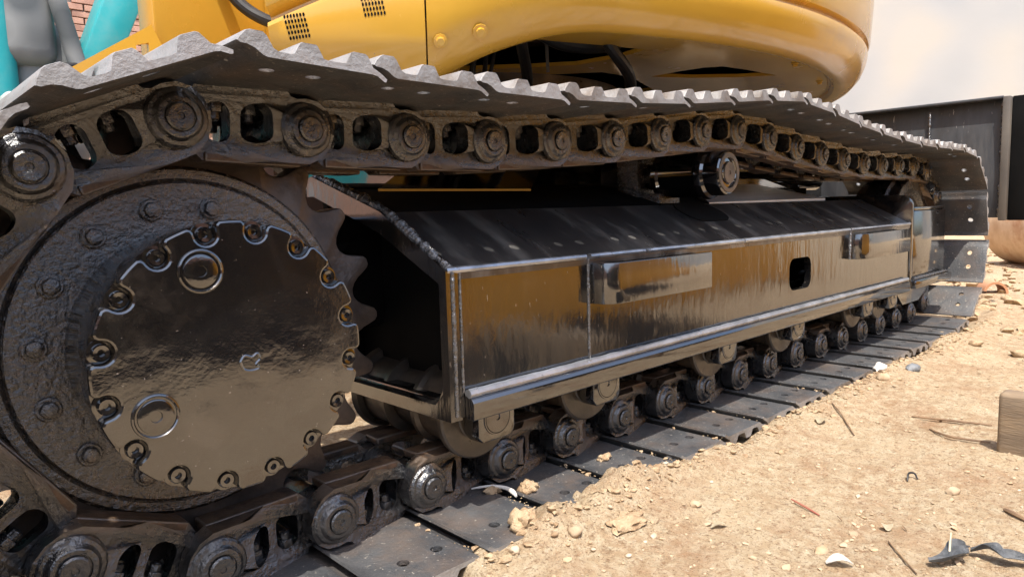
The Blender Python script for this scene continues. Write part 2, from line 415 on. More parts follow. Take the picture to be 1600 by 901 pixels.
def shoe_mesh():
    bm = B()
    prof_out = [(.121, -.0040), (.114, .0012), (.106, .0055), (.099, .0100), (.091, .0240), (.087, .0262), (.070, .0265), (.066, .0245), (.058, .0105), (.052, .0080), (.032, .0080), (.026, .0105), (.018, .0242), (.014, .0262),
                (-.004, .0262), (-.008, .0240), (-.016, .0105), (-.022, .0082), (-.036, .0085), (-.043, .0130), (-.051, .0265), (-.056, .0305), (-.070, .0305), (-.076, .0285), (-.083, .0215), (-.087, .0155)]
    prof_in = [(-.084, .0135), (-.075, .0130), (-.066, .0085), (-.056, .0018), (-.050, 0), (.060, 0), (.098, 0), (.106, -.0015), (.116, -.0075), (.119, -.0080)]
    outl = prof_out+prof_in; n = len(outl)
    ysec = [-.304, -.3015, -.262, -.236, -.210, -.1, .1, .210, .236, .262, .3015, .304]
    rows = []
    for k, y in enumerate(ysec):
        ins = .0016 if k in (0, len(ysec)-1) else 0
        cxm, czm = .015, .010
        rows.append([bm.verts.new((x-math.copysign(ins, x-cxm)*.6, y, z-math.copysign(ins, z-czm)*.4)) for x, z in outl])
    for k in range(len(rows)-1):
        for i in range(n):
            j = (i+1) % n
            f = bm.faces.new((rows[k][i], rows[k][j], rows[k+1][j], rows[k+1][i]))
            f.material_index = 1 if i < len(prof_out)-1 else 0
    for rw, yv in ((rows[0], 0), (rows[-1], 1)):
        t = tessellate_polygon([[Vector((v.co.x, v.co.z, 0)) for v in rw]])
        for a, b, c in t: bm.faces.new((rw[a], rw[b], rw[c])).material_index = 1
    me = finish(bm, 'track_shoe', [M['shoe'], M['grouser']], 50)
    # punch the two bolt holes at each end with a boolean
    cut = B()
    for y in (-.236, .236):
        for x in (-.017+.0, .049):
            r = bmesh.ops.create_cone(cut, cap_ends=True, segments=16, radius1=.0105, radius2=.0105, depth=.2)
            for v in r['verts']: v.co += Vector((x-.010+.006, y, 0))
    cm = bpy.data.meshes.new('cutter'); cut.to_mesh(cm); cut.free()
    co = link('cutter', cm); so = link('shoe_tmp', me)
    md = so.modifiers.new('b', 'BOOLEAN'); md.object = co; md.operation = 'DIFFERENCE'; md.solver = 'EXACT'
    dg = bpy.context.evaluated_depsgraph_get()
    nm = bpy.data.meshes.new_from_object(so.evaluated_get(dg)); nm.name = 'track_shoe'
    bpy.data.objects.remove(co); bpy.data.objects.remove(so)
    nm.polygons.foreach_set('use_smooth', [True]*len(nm.polygons)); nm.set_sharp_from_angle(angle=R(50))
    return nm
SHOE = shoe_mesh()
def lay_track(yc, detail):
    for i in range(NL):
        a = pins[i]; b = pins[(i+1) % NL]
        d = (b-a); th = -math.atan2(d.y, d.x); mid = (a+b)/2
        jit = random.uniform(-.004, .004)
        m = Matrix.Translation((mid.x, yc, mid.y)) @ Matrix.Rotation(th, 4, 'Y')
        for s in ((-1, 1) if detail else (-1, 1)):
            o = link('track_link', LK[s]); place(o, m)
            if s == -1 and detail:
                p = link('track_pin', PIN, o, (.095, 0, 0))
        sh = link('track_shoe', SHOE); place(sh, m @ Matrix.Translation((0, jit, .0535)) @ Matrix.Rotation(R(random.uniform(-.5, .5)), 4, 'Z'))
        if detail:
            for y in (-.072, .072):
                for x in (-.028, .023):
                    link('shoe_bolt', BOLT, sh, (x, y-jit, -.0545))
lay_track(0, True)
GAUGE = 2.2
lay_track(GAUGE, False)

# --- sprocket and final drive (mirrored for the far side without bolts)
def sprocket_bm(y0, s):
    bm = B(); o = []
    for k in range(21):
        c = 2*PI*k/21
        for da, r in ((-8.57, .2915), (-7.2, .2925), (-5.4, .2985), (-4.0, .3085), (-2.9, .322), (-1.9, .3325), (-.8, .3365), (.8, .3365), (1.9, .3325), (2.9, .322), (4.0, .3085), (5.4, .2985), (7.2, .2925)):
            a = c+R(da); o.append((SX+r*math.cos(a), SZ+r*math.sin(a)))
    hole = [(SX+.15*math.cos(-2*PI*k/40), SZ+.15*math.sin(-2*PI*k/40)) for k in range(40)]
    add_prism(bm, o, [hole], XZ, y0-.024, y0+.024); soften(bm, .005, 50)
    return bm
spk = P_('sprocket', sprocket_bm(0, 1), M['tooth'])
bm = B()
add_lathe(bm, [(.15, -.030), (.237, -.036), (.2395, -.0345), (.2405, -.030), (.2425, -.028), (.245, -.0305), (.2575, -.031), (.262, -.028), (.2635, -.022), (.2635, -.0)], SX, SZ, 96)
P_('sprocket_ring', bm, M['roughpaint'], None)
rb = B(); add_prism(rb, hexpts(.0125, .3), [], XZ, -.046, -.03); soften(rb, .003)
add_lathe(rb, [(.0165, -.034), (.0165, -.0375), (.0145, -.0385), (0, -.0385)], 0, 0, 16)
rbm = finish(rb, 'ring_bolt', M['roughpaint'])
for k in range(15):
    a = R(78.4+24*k)
    place(link('ring_bolt', rbm), Matrix.Translation((SX+.2036*math.cos(a), .0, SZ+.2036*math.sin(a))) @ Matrix.Rotation(k*1.3, 4, 'Y'))
bm = B()
add_lathe(bm, [(.168, -.02), (.168, -.06), (.172, -.068), (.181, -.19), (.1805, -.1985), (.15, -.1985), (0, -.1985)], SX, SZ, 96)
drum = P_('final_drive_drum', bm, M['gloss'])
# cover plate with open pockets for its bolts
BA = [R(102.05-22.5*k) for k in range(16)]
o = []
for k in range(16):
    a = BA[k]; nr = .0142
    o.append((SX+.1815*math.cos(a+R(11.25)), SZ+.1815*math.sin(a+R(11.25))))
    for da in (8.6, 6.6): o.append((SX+.1815*math.cos(a+R(da)), SZ+.1815*math.sin(a+R(da))))
    loc = [(.0095, nr+.002), (.005, nr)]+[(-nr*math.sin(t), nr*math.cos(t)) for t in [PI*q/10 for q in range(11)]]+[(.005, -nr), (.0095, -nr-.002)]
    for rad, tn in loc:
        o.append((SX+(.168+rad)*math.cos(a)-tn*math.sin(a), SZ+(.168+rad)*math.sin(a)+tn*math.cos(a)))
    for da in (-6.6, -8.6): o.append((SX+.1815*math.cos(a+R(da)), SZ+.1815*math.sin(a+R(da))))
bm = B(); add_prism(bm, o, [], XZ, -.2125, -.1975); soften(bm, .0035, 50, 2)
# worn irregular cast lump near the middle
cov = P_('final_drive_cover', bm, M['cover'], None, 18)
cbm = B(); add_lathe(cbm, [(0, -.202), (.0035, -.202), (.0045, -.2085), (.009, -.209), (.0105, -.207), (.0105, -.197)], 0, 0, 18)
add_lathe(cbm, [(.0150, -.1975), (.0150, -.2005), (.010, -.2010)], 0, 0, 18)
cbme = finish(cbm, 'cover_bolt', M['gloss'])
for a in BA: link('cover_bolt', cbme, cov, (SX+.167*math.cos(a), 0, SZ+.167*math.sin(a)))
for rr, aa in ((.126, 111), (.126, -153)):
    pb = B(); px, pz = SX+rr*math.cos(R(aa)), SZ+rr*math.sin(R(aa))
    add_lathe(pb, [(.0290, -.2120), (.0282, -.2150), (.0262, -.2158), (.0248, -.2145), (.0240, -.2110), (.0222, -.2110), (.0214, -.2145), (.0195, -.2152), (.0075, -.2152), (.0068, -.2125), (0, -.2122)], px, pz, 36)
    P_('drain_plug', pb, M['cover'], cov)
lb = B()
pts = [(-.022, 0, .004), (-.012, 0, .016), (.004, 0, .011), (.016, 0, .017), (.021, 0, .004), (.012, 0, -.006), (.018, 0, -.016), (.0, 0, -.019), (-.016, 0, -.013), (-.022, 0, .004)]
add_tube(lb, spline([(SX+.011+a*.62, -.2122, SZ-.010+c*.62) for a, b, c in pts], 4), .0022, 6)
P_('cast_mark', lb, M['cover'], cov)

# --- track frame
FX0, FX1 = .185, 2.545
def frame(yc, full=True):
    sg = 1 if yc == 0 else -1
    Y = lambda y: yc+sg*y
    bm = B()
    side = [(FX0, .246), (FX0+.03, .240), (FX1, .240), (FX1, .497), (FX0, .497)]
    hole = rrect(1.552, .384, .150, .096, .030)[::-1]
    add_prism(bm, side, [hole] if full else [], lambda a, b, t: (a, Y(t), b), -.200, -.180)
    # raised outer panel ends: the sloped roof plate, rolled edge
    roof = [(-.2015, .484), (-.202, .495), (-.197, .502), (-.188, .508), (-.012, .600), (-.006, .602), (-.002, .599), (-.002, .582), (-.012, .580), (-.18, .490), (-.18, .484)]
    add_prism(bm, roof, [], lambda a, b, t: (t, Y(a), b), FX0+.001, FX1-.001, mat=1)
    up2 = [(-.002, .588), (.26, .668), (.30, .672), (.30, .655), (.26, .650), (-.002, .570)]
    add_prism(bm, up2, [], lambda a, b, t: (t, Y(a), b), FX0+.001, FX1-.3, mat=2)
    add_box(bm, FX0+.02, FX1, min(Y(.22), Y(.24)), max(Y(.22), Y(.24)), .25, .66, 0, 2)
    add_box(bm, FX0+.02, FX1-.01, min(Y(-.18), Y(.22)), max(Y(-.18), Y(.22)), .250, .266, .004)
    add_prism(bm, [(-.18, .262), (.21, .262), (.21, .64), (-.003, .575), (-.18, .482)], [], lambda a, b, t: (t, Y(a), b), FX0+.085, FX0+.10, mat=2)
    # thick lip round the open end
    lip = [(-.203, .238), (-.203, .500), (-.012, .604), (.24, .682), (.262, .676), (.262, .640), (.235, .640), (-.005, .565), (-.183, .478), (-.183, .285), (-.16, .262), (.20, .262), (.20, .238)]
    add_prism(bm, lip, [], lambda a, b, t: (t, Y(a), b), FX0-.004, FX0+.022, mat=0)
    return bm
fb = frame(0)
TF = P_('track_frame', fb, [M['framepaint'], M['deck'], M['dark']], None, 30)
P_('track_frame', frame(GAUGE, False), [M['gloss'], M['deck'], M['dark']], None, 30)
# bottom flange
bm = B()
fl = [(-.222, .236), (-.224, .240), (-.224, .268), (-.220, .274), (-.201, .284), (-.201, .236)]
add_prism(bm, fl, [], YZ, FX0+.03, FX1-.05); soften(bm, .003)
P_('bottom_flange', bm, M['gloss'], TF)
def bead(pts, r, name='weld_bead', wob=.25, parent=None, n=1, m='weld'):
    bm = B(); ps = spline(pts, 1) if len(pts) > 2 else [Vector(pts[0])+(Vector(pts[1])-Vector(pts[0]))*k/60 for k in range(61)]
    rr = [r*(1+wob*(fbm((p.x, p.y, p.z), 40)+.35*math.sin(k*2.1))) for k, p in enumerate(ps)]
    add_tube(bm, ps, rr, 8); return P_(name, bm, M[m], parent or TF)
bead([(FX0+.03, -.210, .283), (1.3, -.210, .283)], .0085, wob=.12, m='glintedge'); bead([(1.3, -.210, .283), (FX1-.05, -.210, .283)], .0085, wob=.12, m='glintedge')
bead([(FX0, -.1985, .5005), (.548, -.1985, .5005)], .0062, 'rolled_edge', .1, m='glintedge'); bead([(.562, -.1985, .5005), (1.20, -.1985, .5005)], .0062, 'rolled_edge', .1, m='glintedge'); bead([(1.205, -.1985, .5005), (1.93, -.1985, .5005)], .0062, 'rolled_edge', .1, m='glintedge'); bead([(1.94, -.1985, .5005), (FX1, -.1985, .5005)], .0062, 'rolled_edge', .1, m='glintedge')
bead([(.555, -.2005, .497), (.555, -.2005, .290)], .003); bead([(1.935, -.2005, .497), (1.935, -.2005, .40)], .0045)
bead([(FX0+.028, -.2005, .497), (FX0+.028, -.2005, .285)], .0025)
bead([(FX0+.01, -.204, .245), (FX0+.01, -.2035, .497)], .0035)
bead([(FX0+.01, -.197, .503), (FX0+.01, -.012, .604)], .008, wob=.7); bead([(FX0+.01, -.012, .604), (FX0+.01, .24, .683)], .009, wob=.7)
# bent steel brackets welded on the side plate
def bracket(x0, x1, z0, z1, d):
    bm = B(); o = []; i = []
    cl = [(x0, -.199), (x0+.006, -.199-d*.45)]+[(x0+.006+.045*(1-math.cos(t)), -.199-d*.45-.55*d*math.sin(t)) for t in [PI/2*k/6 for k in range(1, 7)]]+[(x1, -.199-d)]
    cl = [Vector(c) for c in cl]; th = .012
    for k, c in enumerate(cl):
        t = (cl[min(k+1, len(cl)-1)]-cl[max(k-1, 0)]).normalized(); nn = Vector((-t.y, t.x)); i.append(c+nn*th)
    poly = [tuple(c) for c in cl]+[tuple(c) for c in i[::-1]]
    add_prism(bm, poly, [], XY, z0, z1); soften(bm, .002, 50)
    add_box(bm, x1-.014, x1-.003, -.199-d+.008, -.199, z0+.003, z1-.003)
    return P_('step_bracket', bm, M['framepaint'], TF)
bracket(.562, .955, .402, .487, .052); bracket(1.94, 2.41, .400, .486, .045)
# upright tab closing the far end
bm = B()
add_prism(bm, [(-.206, .236), (-.206, .575)]+[(-.206+.04*(1-math.cos(t)), .575+.04*math.sin(t)) for t in [PI/2*k/6 for k in range(1, 7)]]+[(.20, .620), (.20, .236)], [], YZ, FX1, FX1+.028)
soften(bm, .003); P_('end_plate', bm, M['gloss'], TF)
# dark oval patch laid on the roof behind the carrier roller
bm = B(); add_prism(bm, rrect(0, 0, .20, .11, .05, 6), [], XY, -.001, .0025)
om = P_('dark_oval', bm, M['dark'], TF)
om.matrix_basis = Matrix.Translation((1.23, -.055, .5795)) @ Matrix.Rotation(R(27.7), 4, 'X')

# --- bottom rollers with their shaft blocks
def roller_bm():
    bm = B()
    pr = [(0, -.165), (.03, -.165), (.05, -.160), (.052, -.157), (.085, -.155), (.0885, -.151), (.0885, -.141), (.084, -.137), (.0715, -.134), (.0705, -.06), (.079, -.056), (.079, -.045), (.06, -.04), (.06, .04), (.079, .045), (.079, .056), (.0705, .06), (.0715, .134), (.084, .137), (.0885, .151), (.052, .157), (.03, .165), (0, .165)]
    add_lathe(bm, pr, 0, 0, 48); return finish(bm, 'track_roller', M['rollr'], 35)
RM = roller_bm()
def block_me(s):
    bm = B()
    o = [(-.045, .045), (-.045, -.030), (-.034, -.043), (.034, -.043), (.045, -.030), (.045, .045)]
    add_prism(bm, o, [], XZ, s*.164, s*.206); soften(bm, .004)
    return finish(bm, 'shaft_block', M['gloss'])
BK = {s: block_me(s) for s in (-1, 1)}
bm = B(); add_lathe(bm, [(.0335, -.205), (.0325, -.2085), (.0300, -.2085), (.0292, -.2068), (.0285, -.2085), (.006, -.2085), (.005, -.2065), (0, -.2065)], 0, 0, 32)
SHAFT = finish(bm, 'shaft_end', M['gloss'])
for yc in (0, GAUGE):
    for x in (.285, .605, 1.115, 1.535, 2.105, 2.36):
        o = link('track_roller', RM); place(o, Matrix.Translation((x, yc, .2265)))
        for s in (-1, 1):
            b_ = link('shaft_block', BK[s], o)
        if yc == 0: link('shaft_end', SHAFT, o)
# --- carrier roller
bm = B()
add_lathe(bm, [(0, -.128), (.012, -.128), (.016, -.1305), (.030, -.131), (.032, -.127), (.040, -.126), (.042, -.129), (.056, -.131), (.0605, -.128), (.062, -.12), (.062, -.085), (.069, -.079), (.071, -.072), (.071, -.062), (.066, -.056), (.064, -.05), (.064, .06), (.071, .066), (.071, .08), (.05, .085), (.038, .088), (.038, .16), (0, .16)], 1.247, .6855, 48)
CR = P_('carrier_roller', bm, M['gloss'])
bm = B(); add_lathe(bm, [(.0555, -.1300), (.054, -.1325), (.043, -.1325), (.0415, -.130)], 1.247, .6855, 40); add_lathe(bm, [(.030, -.1305), (.029, -.134), (.006, -.134), (.005, -.132), (0, -.132)], 1.247, .6855, 32)
P_('roller_cap', bm, M['steel'], CR)
bm = B(); add_box(bm, 1.175, 1.32, .125, .205, .59, .755, .008); add_box(bm, 1.19, 1.30, .06, .125, .59, .635, .006)
P_('carrier_bracket', bm, M['roughpaint'])
bm = B(); add_lathe(bm, [(0, .118), (.014, .118), (.016, .121), (.016, .126)], 1.21, .735, 16); P_('bracket_bolt', bm, M['roughpaint'])

# --- idler, yoke
bm = B()
add_lathe(bm, [(0, -.15), (.04, -.15), (.05, -.145), (.05, -.11), (.075, -.10), (.11, -.075), (.205, -.07), (.225, -.088), (.262, -.088), (.264, -.084), (.264, -.045), (.282, -.04), (.282, .04), (.264, .045), (.264, .088), (.225, .088), (.205, .07), (.11, .075), (.05, .11), (0, .15)], XI, ZI, 64)
idm = finish(bm, 'idler_wheel', M['link'])
for yc in (0, GAUGE): place(link('idler_wheel', idm), Matrix.Translation((0, yc, 0)))
bm = B()
add_box(bm, FX1+.03, 3.02, -.200, -.172, .272, .552, .008); add_box(bm, FX1+.04, 3.0, -.198, .15, .552, .566, .004)
add_box(bm, FX1+.03, 3.0, .12, .15, .272, .55, .006)
YK = P_('idler_yoke', bm, M['gloss'])
bm = B(); add_box(bm, FX1+.03, 3.06, -.222, -.165, .236, .271, .005); P_('yoke_flange', bm, M['gloss'], YK)
bead([(FX1+.035, -.206, .276), (3.02, -.206, .276)], .007, parent=YK)
bm = B(); add_prism(bm, [(2.50, .235), (2.98, .235), (2.80, .165), (2.60, .165)], [], XZ, -.165, -.145); P_('guide_guard', bm, M['gloss'], YK)

# --- centre frame with its legs, swing bearing
bm = B()
add_box(bm, .78, 2.05, .50, 1.70, .42, .86, .03)
def leg(x0, x1, yo, yi, xc0, xc1, z0, z1o, z1i):
    vs = [(x0, yo, z0), (x1, yo, z0), (x1, yo, z1o), (x0, yo, z1o), (xc0, yi, z0+.05), (xc1, yi, z0+.05), (xc1, yi, z1i), (xc0, yi, z1i)]
    v = [bm.verts.new(p) for p in vs]
    for q in ((0, 1, 2, 3), (5, 4, 7, 6), (4, 0, 3, 7), (1, 5, 6, 2), (3, 2, 6, 7), (4, 5, 1, 0)): bm.faces.new([v[k] for k in q]).material_index = 0
for sgn, yo, yi in ((1, .20, .52), (-1, GAUGE-.20, 1.68)):
    leg(.32, .80, yo, yi, .80, 1.25, .35, .655, .84); leg(1.75, 2.40, yo, yi, 1.45, 2.0, .35, .645, .84)
P_('centre_frame', bm, M['gloss'], None, 30)
bm = B(); add_lathe(bm, [(.50, .84), (.58, .86), (.58, .93), (.54, .94), (.54, .98), (.60, .985), (.60, 1.05), (.0, 1.05)], 1.39, 1.1, 64, axis='Z')
P_('swing_bearing', bm, M['steel'])
# sloped gusset plate behind the carrier roller, its sunlit look put into the colour
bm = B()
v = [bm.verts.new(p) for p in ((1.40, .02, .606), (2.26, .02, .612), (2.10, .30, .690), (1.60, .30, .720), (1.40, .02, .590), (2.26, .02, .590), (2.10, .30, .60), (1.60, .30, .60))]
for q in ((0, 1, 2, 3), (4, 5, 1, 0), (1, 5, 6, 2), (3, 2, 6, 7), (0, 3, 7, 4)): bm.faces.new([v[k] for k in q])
P_('gusset_plate', bm, M['sunlitplate'])
bm = B(); add_tube(bm, [(1.9, .34, .70), (2.9, .34, .70)], .045, 20); add_box(bm, 2.35, 2.6, .27, .40, .60, .69, .01); add_box(bm, 1.6, 2.5, .40, .46, .60, .74, .01)
P_('track_adjuster', bm, M['gloss'])
# travel motor seen inside the open end
bm = B(); add_lathe(bm, [(.14, .03), (.14, .14), (.10, .16), (.10, .33), (0, .33)], SX, SZ, 40); add_box(bm, -.10, .5, .12, .26, .36, .60, .03)
P_('travel_motor', bm, M['gloss'])

# --- dozer blade at the far end
bm = B(); prof = [(4.00, .485), (3.985, .60), (3.985, .75), (4.0, .95), (4.03, 1.115), (4.06, 1.115), (4.03, .95), (4.015, .75), (4.015, .6), (4.03, .485)]
BY0 = -.20
add_prism(bm, prof, [], XZ, BY0, 2.45, mat=0)
BL = P_('dozer_blade', bm, M['blade'], None, 60)
bm = B(); add_box(bm, 3.955, 4.07, BY0-.036, BY0, .47, 1.122, .006); P_('blade_end_plate', bm, M['tan'], BL)
bm = B(); add_box(bm, 3.955, 4.07, 2.45, 2.49, .47, 1.122, .006); P_('blade_end_plate', bm, M['tan'], BL)
bead([(3.983, BY0-.004, .49), (3.983, BY0-.004, 1.10)], .012, wob=.6, parent=BL)
bead([(3.984, .15, .58), (3.988, .15, 1.08)], .006, wob=.6, parent=BL)
bm = B(); add_box(bm, 3.99, 4.05, BY0-.12, BY0-.038, .47, 1.122, .004); P_('blade_cutting_edge', bm, M['dark'], BL)
bm = B(); add_box(bm, 3.97, 4.075, BY0, 2.45, 1.113, 1.128, .004); P_('blade_top_rail', bm, M['blade'], BL)
for y in (.75, 1.35):
    bm = B(); add_box(bm, 2.05, 3.99, y, y+.12, .52, .70, .012); P_('blade_arm', bm, M['gloss'])

# --- upper structure
HC = (1.572, 1.69)
def sector(prof_fn, a0, a1, n, name, mats, parent=None, close=True):
    bm = B(); rows = []
    for k in range(n+1):
        a = a0+(a1-a0)*k/n
        rows.append([bm.verts.new((HC[0]+r*math.cos(R(a)), HC[1]+r*math.sin(R(a)), z)) for r, z in prof_fn(a)])
    for k in range(n):
        for i in range(len(rows[0])-1):
            bm.faces.new((rows[k][i], rows[k+1][i], rows[k+1][i+1], rows[k][i+1]))
    if close:
        for rw in (rows[0], rows[-1]):
            t = tessellate_polygon([[Vector((math.hypot(v.co.x-HC[0], v.co.y-HC[1]), v.co.z, 0)) for v in rw]])
            for q in t:
                try: bm.faces.new([rw[i] for i in q])
                except ValueError: pass
    return P_(name, bm, mats, parent, 25)
def shell(a):
    zs = 1.135
    return [(1.80, 1.060), (1.808, 1.0505), (1.815, 1.049), (1.817, 1.040), (1.828, 1.030), (1.848, 1.025), (1.872, 1.027), (1.898, 1.040), (1.922, 1.066), (1.936, 1.10), (1.941, zs-.012), (1.9405, zs-.004), (1.926, zs), (1.925, zs+.012), (1.943, zs+.018), (1.948, zs+.03), (1.957, 1.30), (1.958, 1.9), (1.93, 2.1), (1.80, 2.15), (1.4, 2.15), (1.4, 2.12), (1.75, 2.12), (1.9, 2.0), (1.9, 1.2)]
SH = sector(shell, -126.4, 30, 110, 'counterweight_shell', M['yellow'])
tag(SH, 'rounded yellow bodywork shell above the track')
def door(a):
    zs = 1.035+(a+135.6)*.0125
    return [(1.30, .905), (1.58, .905), (1.74, .893), (1.82, .896), (1.875, .913), (1.91, .945), (1.930, .985), (1.938, zs-.014), (1.936, zs-.005), (1.915, zs+.002), (1.915, zs+.010), (1.942, zs+.026), (1.950, zs+.045), (1.957, 1.30), (1.958, 2.1), (1.90, 2.15), (1.4, 2.15), (1.3, 2.15)]
DR = sector(door, -136.6, -126.56, 18, 'engine_side_door', M['yellow'])
# belly panel sweeping up from the door to the shell
def belly(a):
    u = min(1, max(0, (a+126.7)/13.5)); t = 1-(1-u)**1.7
    D = [(1.70, .906), (1.78, .897), (1.83, .900), (1.876, .915), (1.911, .946), (1.931, .986), (1.939, 1.04), (1.945, 1.10)]
    Q = [(1.812, 1.053), (1.817, 1.041), (1.829, 1.0295), (1.849, 1.0245), (1.873, 1.0265), (1.899, 1.0395), (1.924, 1.067), (1.938, 1.105)]
    return [(d[0]+(q[0]-d[0])*t+.0015, d[1]+(q[1]-d[1])*t-.0008) for d, q in zip(D, Q)]
sector(belly, -126.45, -113.2, 24, 'belly_panel', M['yellow'], None, False)
# perforated vents in the side door
def on_door(a, zz):
    pr = door(a)
    for (r0, z0), (r1, z1) in zip(pr[2:12], pr[3:13]):
        if z0 <= zz <= z1:
            t = (zz-z0)/max(1e-6, z1-z0); r = r0+(r1-r0)*t; tilt = math.atan2(r1-r0, z1-z0); return r, tilt
    return 1.945, 0
def vent(ac, zc, rows, cols, da, dz):
    bm = B()
    for i in range(rows):
        for j in range(cols):
            a = ac+(j-(cols-1)/2)*da+(i-(rows-1)/2)*(-.06); z = zc+(i-(rows-1)/2)*dz+(j-(cols-1)/2)*.0007
            r, tl = on_door(a, z)
            ca, sa = math.cos(R(a)), math.sin(R(a))
            n = Vector((ca*math.cos(tl), sa*math.cos(tl), -math.sin(tl))); t = Vector((-sa, ca, 0)); u = n.cross(t)
            c = Vector((HC[0]+r*ca, HC[1]+r*sa, z))
            ring = [bm.verts.new(c+n*.0012+t*(.0024*math.cos(2*PI*k/8))+u*(.0040*math.sin(2*PI*k/8))) for k in range(8)]
            ring2 = [bm.verts.new(q.co-n*.010) for q in ring]
            bm.faces.new(ring)
            for k in range(8): bm.faces.new((ring[k], ring[(k+1) % 8], ring2[(k+1) % 8], ring2[k]))
    return P_('vent_grille', bm, M['dark'], DR)
vent(-134.75, 1.008, 5, 7, .205, .0108); vent(-129.85, 1.052, 5, 7, .205, .0108)
# underside plate with its openings
O1 = [(0.773, 0.644), (0.75, 0.572), (0.737, 0.479), (0.735, 0.365), (0.766, 0.27), (0.83, 0.214), (0.907, 0.192), (1.042, 0.146), (1.19, 0.105), (1.215, 0.224), (1.19, 0.369), (1.111, 0.462), (0.997, 0.58), (0.91, 0.667), (0.84, 0.692)]
O2 = [(1.054, 0.725), (1.132, 0.602), (1.267, 0.493), (1.35, 0.395), (1.498, 0.387), (1.80, 0.50), (1.784, 0.845), (1.349, 0.90)]
O3 = [(1.56, 0.345), (1.56, 0.233), (1.575, 0.144), (1.61, 0.094), (1.726, 0.076), (1.922, 0.062), (1.832, 0.169), (1.703, 0.273)]
bm = B()
outl = [(HC[0]+1.806*math.cos(R(a)), HC[1]+1.806*math.sin(R(a))) for a in [-127+1.5*k for k in range(105)]]+[(2.6, 2.6), (.2, 2.4)]
add_prism(bm, outl, [O1, O2, O3], XY, 1.05, 1.062)
UN = P_('underside_plate', bm, M['yellow'], None, 30)
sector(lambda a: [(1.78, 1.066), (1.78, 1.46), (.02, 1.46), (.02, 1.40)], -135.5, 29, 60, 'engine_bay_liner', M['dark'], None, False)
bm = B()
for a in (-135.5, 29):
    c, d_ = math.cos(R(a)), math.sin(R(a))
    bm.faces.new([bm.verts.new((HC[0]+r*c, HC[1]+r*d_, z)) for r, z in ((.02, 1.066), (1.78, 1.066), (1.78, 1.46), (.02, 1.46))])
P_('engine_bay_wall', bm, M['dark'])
def tube(name, pts, r, m='hose', parent=None):
    bm = B(); add_tube(bm, spline(pts, 8), r, 12); return P_(name, bm, M[m], parent)
tube('hydraulic_hose', [(.98, .06+.12, 1.20), (1.06, .14, 1.06), (1.20, .17, .985), (1.33, .28, .93), (1.40, .42, .86), (1.42, .6, .80)], .018)
tube('hydraulic_hose', [(.80, .24, 1.16), (.88, .30, 1.06), (1.02, .42, 1.0), (1.2, .60, .93), (1.3, .75, .85)], .017)
tube('hydraulic_hose', [(.85, .30, 1.14), (1.0, .26, 1.075), (1.15, .2, 1.08), (1.3, .18, 1.16)], .024)
for k, (x, y) in enumerate(((.77, .50), (.79, .46), (.83, .44), (.86, .40), (.90, .47))):
    tube('dangling_cable', [(x, y, 1.2), (x+.012*(k % 2), y, 1.08), (x-.01, y+.012, 1.0-.012*k), (x+.02, y+.05, .96)], .006+.0015*(k % 3), 'yellow' if k == 1 else 'hose')
bm = B(); add_tube(bm, [(.98, .30, 1.10), (.985, .30, .995)], .005, 8); P_('drain_pipe', bm, M['tan'])
bm = B(); add_lathe(bm, [(.10, 1.10), (.13, 1.12), (.13, 1.30), (0, 1.30)], 1.0, .35, 24, axis='Z'); add_box(bm, .86, 1.2, .2, .5, 1.18, 1.3, .02); P_('oil_pan', bm, M['rust'])
def bolt_at(a, z, r=1.94, s=1.0, tilt=-50):
    bm = B(); add_lathe(bm, [(.016*s, 0), (.016*s, .003), (.010*s, .004), (.010*s, .011), (.008*s, .012), (0, .012)], 0, 0, 10, axis='Z')
    o = P_('panel_bolt', bm, M['yellow'], SH)
    o.matrix_basis = Matrix.Translation((HC[0]+r*math.cos(R(a)), HC[1]+r*math.sin(R(a)), z)) @ Matrix.Rotation(R(a), 4, 'Z') @ Matrix.Rotation(R(90-tilt), 4, 'Y')
bolt_at(-125.6, .975, 1.925, 1.0, -25); bolt_at(-122.9, .998, 1.918, 1.1, -35); bolt_at(-84, 1.049, 1.78, .8, -90); bolt_at(-70, 1.049, 1.78, .8, -90)
tube('door_seal', [(HC[0]+1.9*math.cos(R(-126.58)), HC[1]+1.9*math.sin(R(-126.58)), 1.03), (HC[0]+1.935*math.cos(R(-126.58)), HC[1]+1.935*math.sin(R(-126.58)), 1.10), (HC[0]+1.95*math.cos(R(-126.58)), HC[1]+1.95*math.sin(R(-126.58)), 1.4)], .0035, 'seal', SH)
# flat yellow tank panels left of the round body
bm = B(); add_box(bm, .139, .62, 1.0, 1.13, 1.03, 2.3, .010); TK = P_('tank_panel', bm, M['yellow'])
bm = B(); add_box(bm, .462, .60, .93, .998, .96, 2.3, .008); P_('tank_post', bm, M['yellow'])
bm = B(); add_box(bm, .474, .486, .985, 1.0, 1.0, 2.3, .003); P_('edge_strip', bm, M['yellow'], TK)
bm = B()
add_prism(bm, [(-.10, .92), (.17, .92), (.17, 1.045), (.128, 1.135), (.115, 1.125), (-.10, .98)], [[(.085, 1.03), (.118, 1.03), (.118, 1.085), (.085, 1.075)]], XZ, .985, 1.005)
P_('catwalk_bracket', bm, M['yellow'])
bm = B(); add_box(bm, -.1, .5, 1.02, 1.7, .90, .96, .01); P_('floor_frame', bm, M['yellow'])
tube('breather_hose', [(.30, .98, 1.36), (.35, .95, 1.24), (.42, .90, 1.175), (.52, .86, 1.16), (.60, .85, 1.15)], .018)

